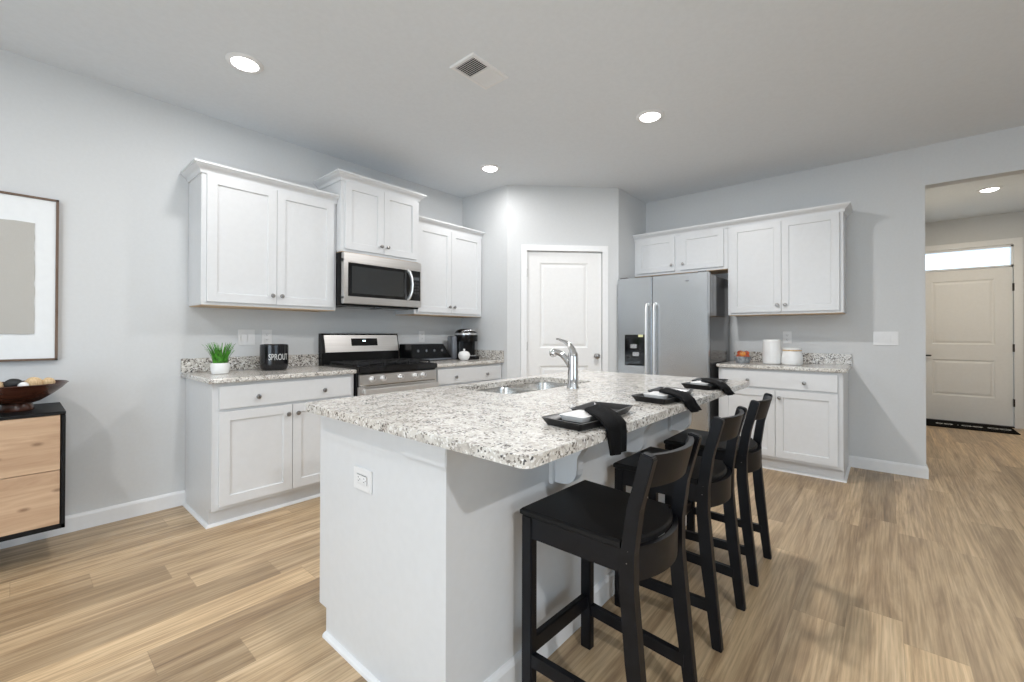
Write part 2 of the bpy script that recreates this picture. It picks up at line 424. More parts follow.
# pantry door in the diagonal wall (local frame: x along the wall, front at -y)
MD = Matrix.Translation((PX, PY, 0)) @ Matrix.Rotation(ANG, 4, 'Z')
CASP = [(-.0, .0), (-.0, .016), (.012, .019), (.045, .014), (.060, .011), (.066, 0)]
def casing(x0, x1, ztop, w, M, name, z0=0):
    o = MB()
    o.box(x0-w, x0, -.016, 0, z0, ztop); o.box(x1, x1+w, -.016, 0, z0, ztop); o.box(x0-w, x1+w, -.016, 0, ztop, ztop+w)
    o.box(x0-w*.35, x0, -.021, -.012, z0, ztop); o.box(x1, x1+w*.35, -.021, -.012, z0, ztop); o.box(x0-w*.35, x1+w*.35, -.021, -.012, ztop, ztop+w*.35)
    return struct(o.xf(M).build(name, M_TRIM), 'white door casing', 'trim')
casing(D0, D1, DZ, .062, MD, 'trim_1')
PANLOOPS = [(.004, .006), (.016, .010), (.022, .010), (.045, .003)]
d = MB().panel_front(D0+.004, D1-.004, .012, DZ-.004, .012, .035, .347, .863, [(.24, .85), (1.04, 1.94)], PANLOOPS).xf(MD).build('door_1', M_DOOR)
struct(d, 'white two panel pantry door', 'door')
o = MB()
o.lathe([(.026, 0), (.026, -.006), (.012, -.008), (.011, -.03), (.024, -.036), (.029, -.05), (.026, -.062), (.012, -.068)], 20, (.955, .012, .955), 'y')
o.xf(MD).build('door_knob', M_NICKEL, d, 40, 'dark nickel knob')
for z in (.30, 1.06, 1.83):
    MB().box(D0-.006, D0+.006, -.012, .012, z-.045, z+.045, .002).xf(MD).build('hinge', M_NICKEL, d, None, 'nickel hinge')
# front door and transom in the hall end wall (local: x runs along -y, front faces -x)
MF = Matrix.Translation((FX, 0, 0)) @ Matrix.Rotation(-PI/2, 4, 'Z')
fy0, fy1 = -FD1, -FD0               # local x of the opening
casing(fy0, fy1, TZ1+.01, .075, MF, 'trim_2')
d = MB().panel_front(fy0+.006, fy1-.006, .018, FDZ-.004, .02, .045, 4.180, 4.768, [(.36, .85), (1.06, 1.92)], PANLOOPS).xf(MF).build('door_2', M_DOOR)
struct(d, 'white two panel front door with a transom', 'door')
MB().box(fy0+.03, fy0+.085, .006, .02, .93, 1.09, .004).xf(MF).build('keypad_lock', M_BRONZE, d, None, 'dark bronze lock')
o = MB(); o.lathe([(.03, .02), (.03, .012), (.012, .01), (.012, -.03)], 16, (fy0+.065, 0, .90), 'y'); o.box(fy0+.06, fy0+.17, -.035, -.02, .89, .91, .004)
o.xf(MF).build('door_handle', M_BRONZE, d, 40, 'dark bronze handle')
for z in (.32, 1.02, 1.80):
    MB().box(fy1-.010, fy1+.006, -.022, .02, z-.05, z+.05, .002).xf(MF).build('hinge', M_BRONZE, d, None, 'dark hinge')
o = MB()
for a in (fy0, fy1-.02): o.box(a, a+.02, .0, .10, FDZ, TZ1)
o.box(fy0, fy1, .0, .10, FDZ, TZ0+.004); o.box(fy0, fy1, .0, .10, TZ1-.02, TZ1+.01)
w = struct(o.xf(MF).build('window_1', M_TRIM), 'transom window above the front door', 'window')
MB().box(fy0+.02, fy1-.02, .05, .056, TZ0, TZ1-.02).xf(MF).build('pane', M_PANE, w)
struct(MB().box(FX+.14, FX+1.6, -6.2, -3.0, 2.72, 2.80).build('trim_3', M_SOFFIT), 'porch ceiling outside the transom', 'trim')
MB_th = MB().box(FX-.02, FX+.14, FD0, FD1, 0, .016); struct(MB_th.build('trim_4', M_BRONZE), 'door threshold', 'trim')

# ------------------------------------------------------------------ ceiling fittings
def downlight(x, y, label, power=8, col=(1, .99, .98)):
    t = thing('recessed_light', label, 'ceiling light', (x, y, H), 0, 'recessed ceiling lights')
    MB().lathe([(.066, -.003), (.070, -.010), (.088, -.009), (.096, -.002), (.096, 0), (.066, 0)], 48, cap0=False, cap1=False).build('trim_ring', M_TRIM, t, 40)
    MB().lathe([(.0005, -.026), (.030, -.024), (.052, -.018), (.064, -.009), (.068, -.002), (.068, 0), (.0005, 0)], 40).build('lens', M_LENS, t, 60)
    area('downlight_lamp', (x, y, H-.028), (0, 0, 0), .125, power, col, disk=True)
    return t
downlight(-4.07, -.884, 'round recessed ceiling light above the left end of the range counter', 6)
downlight(-2.0, -.868, 'round recessed ceiling light nearest the pantry door', 6.5)
downlight(-1.955, -2.414, 'round recessed ceiling light between the island and the refrigerator', 27)
downlight(-4.07, -2.414, 'round recessed ceiling light above the near end of the island', 15)
downlight(-5.70, -1.60, 'round recessed ceiling light over the floor in front of the oak sideboard', 16)
downlight(-5.26, -5.80, 'round recessed ceiling light in the living area behind the stools', 66, (.97, .985, 1))
downlight(1.92, -4.54, 'round recessed ceiling light inside the entry hall', 16, (1, .86, .66))

t = thing('air_vent', 'white rectangular ceiling air vent with louvres', 'vent', (-3.122, -1.857, H))
hx, hy = .152, .100
o = MB()
rc = lambda i, z: [(-hx+i, -hy+i, z), (hx-i, -hy+i, z), (hx-i, hy-i, z), (-hx+i, hy-i, z)]
o.loft([rc(0, 0), rc(.001, -.004), rc(.005, -.009), rc(.020, -.010), rc(.024, -.008), rc(.024, -.001)], True, False, False); o.box(-.005, .005, -hy+.02, hy-.02, -.008, -.001)
o.build('frame', M_TRIM, t)
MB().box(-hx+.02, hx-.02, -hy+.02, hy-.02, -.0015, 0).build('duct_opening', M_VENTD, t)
for side, tilt in ((-1, -35), (1, 35)):
    o = MB()
    for i in range(9):
        x = side*(.012 + .0135*i); st = len(o.bm.verts)
        o.box(-.0075, .0075, -hy+.022, hy-.022, -.0006, .0006)
        o.xf(Matrix.Translation((x, 0, -.0055)) @ Matrix.Rotation(math.radians(tilt), 4, 'Y'), st)
    o.build('louvre_bank', M_TRIM, t)

# ------------------------------------------------------------------ cabinet kit (local frame: back on y=0, front faces -y)
SHAKER = [(.003, .009)]
def knob(x, z, y, parent):
    return MB().lathe([(.007, 0), (.006, -.010), (.0075, -.014), (.014, -.017), (.0155, -.022), (.013, -.027), (.004, -.029)], 16, (x, y, z), 'y').build('knob', M_NICKEL, parent, 50)
def shaker_door(x0, x1, z0, z1, y, parent, kx=None, kz=None):
    s = .057
    d = MB().panel_front(x0, x1, z0, z1, y-.019, .019, x0+s, x1-s, [(z0+s, z1-s)], SHAKER).build('door', M_CAB, parent)
    if kx is not None: knob(kx, kz, y-.019, d)
    return d
def drawer(x0, x1, z0, z1, y, parent, kxs):
    d = MB().box(x0, x1, y-.019, y, z0, z1, .003).build('drawer', M_CAB, parent)
    for kx in kxs: knob(kx, (z0+z1)/2-.01, y-.019, d)
    return d
CROWN = [(0, -.028), (.008, -.028), (.011, -.010), (.018, .000), (.030, .008), (.041, .018), (.043, .024), (.050, .026), (.050, .040), (0, .040)]
def upper(label, loc, rz, w, h, d, doors, left, right, gap=.003, rev=.028, revb=.026, knobs=True, group=None):
    t = thing('wall_cabinet', label, 'cabinet', loc, rz, group)
    MB().box(0, w, -d, 0, .004, h, .002).build('body', M_CAB, t)
    o = MB().box(.006, w-.006, -d+.004, -.002, 0, .006); o.build('underside', M_WOODRAW, t, None, 'bare wood underside')
    n = doors; c = w/2
    edges = [(rev, c-gap/2), (c+gap/2, w-rev)]
    for i, (a, b_) in enumerate(edges):
        kx = b_-.030 if i == 0 else a+.030
        shaker_door(a, b_, revb, h-.030, -d, t, kx, revb+.062)
    pts = [(0, 0), (0, -d), (w, -d), (w, 0)]
    # travel so that 'out' (right of travel) is outward
    path = []
    path = ([(0, -.001)] if left else []) + [(0, -d), (w, -d)] + ([(w, -.001)] if right else [])
    along('crown', path, [(o_, h+z) for o_, z in CROWN], M_CAB).build('crown_moulding', M_CAB, t)
    return t
U1 = upper('wide white two door wall cabinet above the grass plant, left of the microwave', (-4.14, 0, 1.372), 0, .915, .914-.02, .311, 2, True, False)
U2 = upper('tall raised white two door wall cabinet directly above the microwave', (-3.222, 0, 1.848), 0, .763, .60, .385, 2, True, True)
U3 = upper('white two door wall cabinet above the coffee maker, right of the microwave', (-2.456, 0, 1.372), 0, .902, .914-.02, .311, 2, False, False)
R90 = -PI/2
U4 = upper('short white wall cabinet with separated doors above the refrigerator', (0, QY-.002, 1.835), R90, .981, .431, .311, 2, False, False, gap=.060, rev=.036, revb=.030)
U5 = upper('white two door wall cabinet above the white canisters, right of the refrigerator', (0, -2.512, 1.372), R90, .908, .894, .311, 2, False, True)

def base_cabinet(label, loc, rz, w, kxs, left_end, right_end, toe_right=True):
    t = thing('base_cabinet', label, 'cabinet', loc, rz)
    d = .61
    MB().box(0, w, -d, -.004, .105, .884, .002).build('body', M_CAB, t)
    MB().box(0, w, -d+.057, -.004, 0, .107).build('toe_kick', M_CAB, t)
    for flag, xa, xb in ((left_end, -.006, -.0005), (right_end, w+.0005, w+.006)):
        if flag: MB().prism([(-.004, 0), (-d+.056, 0), (-d+.056, .106), (-d+.001, .106), (-d+.001, .883), (-.004, .883)], xa, xb, 'x').build('end_panel', M_CAB, t)
    q = [(0, 0), (.017, 0), (.015, .008), (.009, .014), (0, .017)]
    path = ([(-.006, -.018)] if left_end else []) + [(-.006 if left_end else 0, -d+.056), (w+.006 if right_end else w, -d+.056)] + ([(w+.006, -.018)] if right_end else [])
    along('shoe', path, q, M_TRIM).build('shoe_moulding', M_TRIM, t)
    drawer(.028, w-.028, .722, .862, -d, t, kxs)
    c = w/2
    shaker_door(.028, c-.002, .130, .706, -d, t, c-.032, .644)
    shaker_door(c+.002, w-.028, .130, .706, -d, t, c+.032, .644)
    return t
base_cabinet('white base cabinet with wide drawer under the grass plant, left of the range', (-4.145, 0, 0), 0, .913, (.24, .672), True, False)
base_cabinet('white base cabinet with wide drawer under the coffee maker, right of the range', (-2.456, 0, 0), 0, .902, (.24, .66), False, False)
base_cabinet('white base cabinet under the canisters, right of the refrigerator', (0, -2.505, 0), R90, .922, (.25, .672), False, True)

def slab(mb, outer, z0, z1, hole=None, bev=.006):
    bm = mb.bm
    def ring(pts, z): 
        vs = [bm.verts.new((x, y, z)) for x, y in pts]
        return vs, [bm.edges.new((vs[i], vs[(i+1) % len(vs)])) for i in range(len(vs))]
    sharp = []
    rings = []
    for z in (z1, z0):
        vo, eo = ring(outer, z); es = list(eo); sharp += eo; rr = [vo]
        if hole:
            vh, eh = ring(hole, z); es += eh; sharp += eh; rr.append(vh)
        if hole: bmesh.ops.triangle_fill(bm, use_beauty=True, use_dissolve=False, edges=es)
        else: bm.faces.new(vo)
        rings.append(rr)
    for a, b in zip(rings[0], rings[1]):
        for i in range(len(a)):
            j = (i+1) % len(a); bm.faces.new((a[i], a[j], b[j], b[i]))
    bmesh.ops.recalc_face_normals(bm, faces=bm.faces[:])
    if bev: bmesh.ops.bevel(bm, geom=[e for e in sharp if e.is_valid], offset=bev, segments=3, affect='EDGES', clamp_overlap=True)
    return mb
def counter(label, where, loc, rz, x0, x1, side=False):
    t = slab(MB(), rrect(x0, x1, -.650, -.003, .004, 2), .8845, .914).build('countertop', M_GRAN, None, 40)
    tag(t, label, 'countertop'); t.location = loc; t.rotation_euler = (0, 0, rz)
    t = thing('backsplash', 'low speckled granite backsplash ' + where, 'backsplash', (loc[0], loc[1], .9142), rz)
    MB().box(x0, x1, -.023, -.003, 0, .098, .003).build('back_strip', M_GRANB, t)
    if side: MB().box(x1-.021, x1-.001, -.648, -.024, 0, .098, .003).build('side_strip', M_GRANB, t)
counter('speckled granite countertop under the grass plant and black canister', 'behind the grass plant and black canister', (0, 0, 0), 0, -4.180, -3.228)
counter('speckled granite countertop under the coffee maker, against the pantry wall', 'behind the coffee maker', (0, 0, 0), 0, -2.462, PX-.0015, True)
counter('speckled granite countertop under the white canisters beside the refrigerator', 'behind the white canisters', (0, 0, 0), R90, 2.494, 3.459)

# ------------------------------------------------------------------ microwave
t = thing('microwave', 'stainless over the range microwave with black glass door', 'microwave', (-3.220, 0, 1.416))
w, h = .760, .428
MB().box(0, w, -.385, -.002, .0, h, .003).build('case', M_BLACK, t)
o = MB()
# steel surround of the front: left stile, top band, bottom band, right edge
o.box(.0, w, -.430, -.386, h-.082, h-.004, .004); o.box(.0, w, -.430, -.386, .014, .074, .004); o.box(.0, .038, -.4295, -.386, .05, h-.05, .003); o.box(w-.012, w, -.4295, -.386, .05, h-.05, .003)
o.build('front_frame', M_STEEL, t)
d = MB().box(.036, w-.010, -.4275, -.388, .074, h-.082, .002).build('door', M_BLACKGL, t, None, 'black glass door')
o = MB(); x0, x1, z0, z1 = .070, .565, .100, h-.108
o.box(x0, x1, -.4282, -.4270, z0, z1); o.build('door_window', plain('microwave_window', (.035, .037, .038), .12, var=.02), d)
o = MB(); o.tube([(.606, -.426, .082), (.612, -.452, .100), (.620, -.470, .15), (.622, -.476, h/2), (.620, -.470, h-.16), (.612, -.452, h-.105), (.606, -.426, h-.088)], .0135, 12, 1.5, .7, (1, 0, 0))
o.build('handle', M_STEELB, t, 50, 'curved bright steel handle')
o = MB(); o.box(.655, .735, -.4285, -.4270, .262, .288)
k = o.build('display', plain('dim_display', (.10, .11, .12), .2), t, None, 'small display')
o = MB()
for i in range(4):
    for j in range(3): o.box(.652+.030*j, .674+.030*j, -.4284, -.4270, .225-.030*i, .243-.030*i)
o.build('keypad', plain('keypad_grey', (.035, .035, .037), .3), t)
o = MB()
for x in (.08, .42): o.box(x, x+.26, -.33, -.12, -.006, .002)
o.build('grease_filter', M_DARKSIDE, t)

# ------------------------------------------------------------------ range
t = thing('range_stove', 'stainless gas range with black cooktop and raised back panel', 'stove', (-3.226, 0, 0))
w = .760
MB().box(.002, w-.002, -.640, -.03, .03, .905, .003).build('body', M_BLACK, t)
o = MB(); o.box(0, w, -.676, -.085, .884, .926, .006); o.box(.03, w-.03, -.665, -.09, .922, .931, .003); o.build('cooktop', M_BLACKGL, t)
for cx in (.14, .38, .62):
    o = MB()
    for yy in (-.58, -.46, -.34, -.22): o.box(cx-.112, cx+.112, yy-.006, yy+.006, .944, .955, .002)
    for xx in (-.108, 0, .108): o.box(cx+xx-.006, cx+xx+.006, -.60, -.17, .944, .955, .002)
    for xx in (-.108, .108):
        for yy in (-.595, -.175): o.box(cx+xx-.006, cx+xx+.006, yy-.006, yy+.006, .930, .948)
    o.build('grate', M_BLACKM, t)
for cx, cy, r in ((.14, -.50, .045), (.14, -.26, .035), (.38, -.39, .05), (.62, -.50, .04), (.62, -.26, .045)):
    MB().lathe([(r, .930), (r, .938), (r*.8, .942), (.004, .943)], 20, (cx, cy, 0)).build('burner', M_BLACKM, t, 40)
o = MB(); o.prism([(-.014, .90), (-.075, .90), (-.088, .915), (-.080, 1.020), (-.030, 1.020), (-.014, 1.020)], 0, w, 'x', .002); o.build('rear_riser', M_BLACK, t)
bp = MB().prism([(-.012, 1.020), (-.092, 1.020), (-.060, 1.178), (-.052, 1.188), (-.012, 1.188)], 0, w, 'x').build('back_panel_shell', M_BLACK, t)
o = MB(); o.prism([(-.090, 1.026), (-.0945, 1.026), (-.0645, 1.174), (-.060, 1.174)], .022, w-.012, 'x'); k = o.build('back_panel', M_STEEL, t, None, 'stainless control panel')
o = MB(); o.prism([(-.0835, 1.078), (-.0855, 1.078), (-.0722, 1.144), (-.0700, 1.144)], .265, .525, 'x'); o.build('clock_display', M_BLACKGL, k)
o = MB(); o.prism([(-.0765, 1.116), (-.0785, 1.116), (-.0762, 1.128), (-.074, 1.128)], .375, .405, 'x'); o.build('clock_digits', M_LED, k)
o = MB(); o.prism([(-.640, .785), (-.668, .785), (-.672, .793), (-.668, .868), (-.655, .876), (-.640, .876)], 0.012, w-.012, 'x', .002); cp = o.build('control_panel', M_STEEL, t)
for x in (.115, .21, .375, .52, .60):
    kb = MB().lathe([(.024, 0), (.024, -.006), (.019, -.008), (.018, -.030), (.015, -.034), (.004, -.035)], 20, (x, -.669, .832), 'y').build('control_knob', M_STEELB, cp, 40)
    MB().box(x-.002, x+.002, -.7055, -.702, .832, .848).build('pointer', M_SLOT, kb)
o = MB(); o.box(.006, w-.006, -.668, -.640, .215, .780, .004); od = o.build('oven_door', M_STEEL, t)
MB().box(.13, w-.13, -.6695, -.667, .34, .62).build('oven_window', M_BLACKGL, od)
o = MB(); o.box(.02, w-.02, -.724, -.700, .722, .766, .007)
for x in (.05, w-.05): o.box(x-.012, x+.012, -.705, -.665, .728, .760, .003)
o.build('oven_handle', M_STEELB, od)
MB().box(.006, w-.006, -.665, -.640, .05, .205, .004).build('warming_drawer', M_STEEL, t)
o = MB()
for x in (.05, w-.05):
    for y in (-.58, -.1): o.lathe([(.018, 0), (.018, .032)], 12, (x, y, 0))
o.build('levelling_feet', M_BLACKM, t)

# ------------------------------------------------------------------ refrigerator (local x runs along -y of the room)
t = thing('refrigerator', 'stainless side by side refrigerator with black ice and water dispenser', 'refrigerator', (0, -1.552, 0), R90)
w = .908; zt = 1.765
MB().box(.004, w-.004, -.700, -.03, .04, zt-.012, .004).build('cabinet', M_DARKSIDE, t, None, 'glossy grey side panels')
sp = .378
FY = -.775
o = MB(); o.box(.0, sp-.003, FY, -.708, .07, zt, .008, 3); dl = o.build('freezer_door', M_STEELV, t)
o = MB(); o.box(sp+.003, w, FY, -.708, .07, zt, .008, 3); dr = o.build('fridge_door', M_STEELV, t)
MB().box(.004, w-.004, -.708, -.69, .075, zt-.004).build('door_gasket', M_BLACKM, t)
def hbar(x, parent):
    o = MB(); o.tube([(x, FY+.004, 1.487), (x, FY-.035, 1.480), (x, FY-.048, 1.44), (x, FY-.052, 1.20), (x, FY-.052, .80), (x, FY-.048, .56), (x, FY-.035, .515), (x, FY+.004, .508)], .0165, 12, 1.0, .7, (1, 0, 0))
    return o.build('handle', M_STEELB, parent, 50, 'tall bright steel bar handle')
hbar(sp-.040, dl); hbar(sp+.040, dr)
dsp = MB().box(.085, .305, FY-.004, FY+.004, .866, 1.182, .006).build('dispenser', M_BLACKGL, dl, None, 'black ice and water dispenser')
MB().box(.105, .285, FY-.0055, FY-.003, 1.118, 1.165, .001).build('touch_panel', plain('dispenser_touch', (.05, .05, .055), .2), dsp) if False else None
o = MB(); o.box(.155, .225, FY-.020, FY-.002, 1.045, 1.085, .004); o.box(.180, .250, FY-.022, FY-.002, .965, 1.005, .004); o.build('paddle', M_SILV, dl, None, 'pale dispenser paddles')
o = MB(); o.box(.235, .285, FY-.0052, FY-.003, 1.158, 1.182); o.build('sticker', plain('yellow_sticker', (.72, .72, .40), .5), dl)
o = MB(); o.box(.12, .27, FY-.018, FY-.002, .872, .884, .003); o.build('drip_tray', M_BLACK, dl)
o = MB(); o.lathe([(.019, -.0012), (.018, -.002)], 24, (.72, FY, 1.695), 'y'); o.xf(Matrix.Translation((.72, 0, 1.695)) @ Matrix.Diagonal((1, 1, .42, 1)) @ Matrix.Translation((-.72, 0, -1.695)))
o.build('badge', plain('grey_badge', (.30, .31, .33), .3, .6), dr)
MB().box(.02, w-.02, -.70, -.10, .0, .06).build('toe_grille', M_BLACKM, t)
o = MB(); o.box(.02, .10, -.76, -.62, zt-.012, zt+.012, .004); o.box(w-.10, w-.02, -.76, -.62, zt-.012, zt+.012, .004); o.build('hinge_cover', M_DARKSIDE, t)

# ------------------------------------------------------------------ island
IX0, IX1 = -4.125, -2.185          # end panels
IYB, IYS, IYK = -1.962, -2.545, -2.735   # range side face, back of the sink base, stool side of the knee wall
t = thing('kitchen_island', 'white kitchen island base with corbels under the granite top', 'island', (0, 0, 0))
for x0 in (IX0, IX1-.02):
    o = MB().prism([(IYK, 0), (IYB-.056, 0), (IYB-.056, .106), (IYB, .106), (IYB, .884), (IYK, .884)], x0, x0+.02, 'x')
    o.build('end_panel', M_CAB, t)
MB().box(IX0+.0195, IX1-.0195, IYK, IYS, 0, .884).build('knee_wall', M_CAB, t)
MB().box(IX0+.02, IX1-.02, IYB-.02, IYB-.001, .106, .884).build('face_frame', M_CAB, t)
MB().box(IX0+.02, IX1-.02, IYB-.066, IYB-.056, 0, .106).build('toe_kick', M_CAB, t)
n = 4; ww = (IX1-IX0-.04)/n
for i in range(n):
    a = IX0+.02+ww*i
    st = MB().panel_front(-(a+ww-.006), -(a+.006), .130, .862, -.019, .019, -(a+ww-.063), -(a+.063), [(.187, .805)], SHAKER)
    dd = st.xf(Matrix.Translation((0, IYB-.001, 0)) @ Matrix.Rotation(PI, 4, 'Z')).build('door', M_CAB, t)
    kx = a+.036 if i % 2 else a+ww-.036
    MB().lathe([(.006, 0), (.006, .012), (.014, .017), (.015, .024), (.004, .028)], 14, (kx, IYB+.018, .80), 'y').build('knob', M_NICKEL, dd, 50)
# cap trim round the top of the knee wall
o = MB(); o.box(IX0-.016, IX1+.016, IYK-.016, IYS+.005, .806, .8835, .003); o.build('cap_trim', M_CAB, t)
o = along('bb', [(IX1, IYS), (IX1, IYK), (IX0, IYK)][::-1], BP, M_TRIM); o.bm.free()
MB().loft([[(x, IYK-o_, z) for o_, z in BP] for x in (IX0+.0, IX1)]).build('baseboard', M_TRIM, t)
q = [(0, 0), (.016, 0), (.014, .009), (.009, .014), (0, .017)]
MB().loft([[(IX0-o_, y, z) for o_, z in q] for y in (IYK, IYB-.056)]).build('shoe_moulding', M_TRIM, t)
def corbel(x):
    # vertical cleat against the knee wall and a curved bracket under the overhang
    o = MB(); o.box(x-.040, x+.040, IYK-.020, IYK, .630, .812, .003); o.box(x-.040, x+.040, -2.985, IYK, .862, .875, .003)
    y0 = IYK-.018
    pr = [(y0, .870), (-2.985, .870), (-2.985, .848)]
    for a, c in ((-2.975, .838), (-2.955, .829), (-2.935, .818), (-2.912, .803), (-2.890, .788), (-2.870, .772), (-2.856, .752), (-2.849, .735), (-2.848, .712), (-2.848, .694), (-2.844, .674), (-2.834, .656), (-2.818, .643), (-2.798, .637), (-2.775, .635), (y0, .635)): pr.append((a, c))
    o.prism(pr, x-.022, x+.022, 'x')
    return o.build('corbel', M_CAB, t)
for x in (-3.59, -3.02, -2.42): corbel(x)

CX0, CX1, CY0, CY1 = -4.195, -2.115, -3.090, -1.945
SX0, SX1, SY0, SY1 = -3.475, -2.735, -2.415, -2.030       # sink opening
o = slab(MB(), rrect(CX0, CX1, CY0, CY1, (.03, .05, .028, .04), 6), .8845, .914, rrect(SX0, SX1, SY0, SY1, .06, 5))
tag(o.build('countertop', M_GRAN, None, 40), 'large pale speckled granite island countertop with sink cutout', 'countertop')
t = thing('sink', 'double bowl stainless undermount sink set into the island', 'sink', ((SX0+SX1)/2, (SY0+SY1)/2, .884))
hx, hy = (SX1-SX0)/2, (SY1-SY0)/2
for a, c in ((-hx-.006, .012), (.034, hx+.006)):
    lps = []
    for ins, z, r in ((-.012, -.001, .05), (0, -.001, .05), (.002, -.01, .05), (.006, -.15, .05), (.016, -.175, .05), (.045, -.188, .04)):
        lps.append([(x, y, z) for x, y in rrect(a+ins, c-ins, -hy-.006+ins, hy+.006-ins, r, 5)])
    bw = MB().loft(lps, True, False, True).build('bowl', brushed('sink_steel', (.62, .61, .59), .22, 0), t, 40)
    MB().lathe([(.045, -.187), (.043, -.184), (.03, -.186), (.004, -.186)], 20, ((a+c)/2, 0, 0)).build('drain', M_CHROME, bw, 40)
MB().box(.008, .038, -hy-.004, hy+.004, -.016, -.004, .003).build('divider', M_STEELB, t)
t = thing('faucet', 'chrome single lever pull out faucet beside the island sink', 'faucet', (-3.085, -2.492, .914))
MB().lathe([(.031, 0), (.031, .006), (.027, .012), (.0255, .10), (.026, .15), (.024, .175), (.016, .19), (.004, .194)], 24).build('body', M_CHROME, t, 50)
o = MB(); o.tube([(0, -.002, .085), (.0, .020, .118), (0, .044, .148), (0, .068, .168), (0, .092, .178), (0, .108, .178)], [.017, .0165, .016, .0155, .0155, .016], 16)
o.build('spout', M_CHROME, t, 50)
MB().lathe([(.017, 0), (.021, .006), (.023, .022), (.021, .03), (.004, .031)], 20, (0, 0, 0), 'y').xf(Matrix.Translation((0, .104, .178)) @ Matrix.Rotation(math.radians(-12), 4, 'X')).build('spray_head', M_CHROME, t, 50)
o = MB(); o.tube([(0, -.004, .170), (0, .004, .195), (0, .020, .215), (0, .045, .232), (0, .075, .242), (0, .100, .247)], [.022, .021, .017, .0125, .010, .007], 14, 1.0, .75)
o.build('lever', M_CHROME, t, 50)

# ------------------------------------------------------------------ outlets and switches (local frame: back on y=0, faces -y)
def plate(name, label, cat, loc, rz, w, h, kind, parent=None, group=None):
    t = thing(name, label, cat, loc, rz, group)
    MB().box(-w/2, w/2, -.006, -.0005, -h/2, h/2, .002).build('cover_plate', M_PLASTIC, t)
    if kind == 'outlet':
        for z in (-.021, .021):
            r = MB().box(-.017, .017, -.0085, -.005, z-.014, z+.014, .002).build('receptacle', M_PLASTIC, t)
            o = MB()
            for x in (-.006, .006): o.box(x-.001, x+.001, -.0088, -.008, z-.002, z+.007)
            o.lathe([(.0022, -.0088), (.0022, -.008)], 8, (0, 0, z-.008), 'y'); o.build('slots', M_SLOT, r)
    elif kind == 'outlet_wide':
        r = MB().box(-.034, .034, -.0085, -.005, -.0165, .0165, .002).build('receptacle', M_PLASTIC, t)
        o = MB()
        for cx in (-.018, .018):
            for z in (-.006, .006): o.box(cx-.006, cx+.001, -.0088, -.008, z-.001, z+.001)
            o.lathe([(.0022, -.0088), (.0022, -.008)], 8, (cx+.007, 0, 0), 'y')
        o.build('slots', M_SLOT, r)
    else:
        n = int(kind[-1]); step = .046
        for i in range(n):
            x = (i-(n-1)/2)*step
            MB().box(x-.0165, x+.0165, -.009, -.005, -.033, .033, .002).build('rocker', M_PLASTIC, t)
    return t
plate('light_switch', 'double white light switch above the grass plant counter', 'switch', (-3.775, 0, 1.158), 0, .116, .118, 'sw2')
plate('electrical_outlet', 'white wall outlet above the black canister', 'outlet', (-3.632, 0, 1.158), 0, .074, .118, 'outlet')
plate('electrical_outlet', 'white wall outlet behind the white canisters', 'outlet', (0, -2.965, 1.158), R90, .074, .118, 'outlet')
plate('light_switch', 'triple white light switch beside the entry hall opening', 'switch', (0, -3.690, 1.155), R90, .165, .118, 'sw3')
plate('electrical_outlet', 'white sideways outlet on the near end panel of the island', 'outlet', (IX0, -2.291, .672), R90, .118, .080, 'outlet_wide')
plate('electrical_outlet', 'white outlet low on the island behind the stools', 'outlet', (-2.47, IYK, .245), 0, .074, .118, 'outlet')
plate('electrical_outlet', 'white wall outlet behind the coffee maker', 'outlet', (-2.13, 0, 1.158), 0, .074, .118, 'outlet')

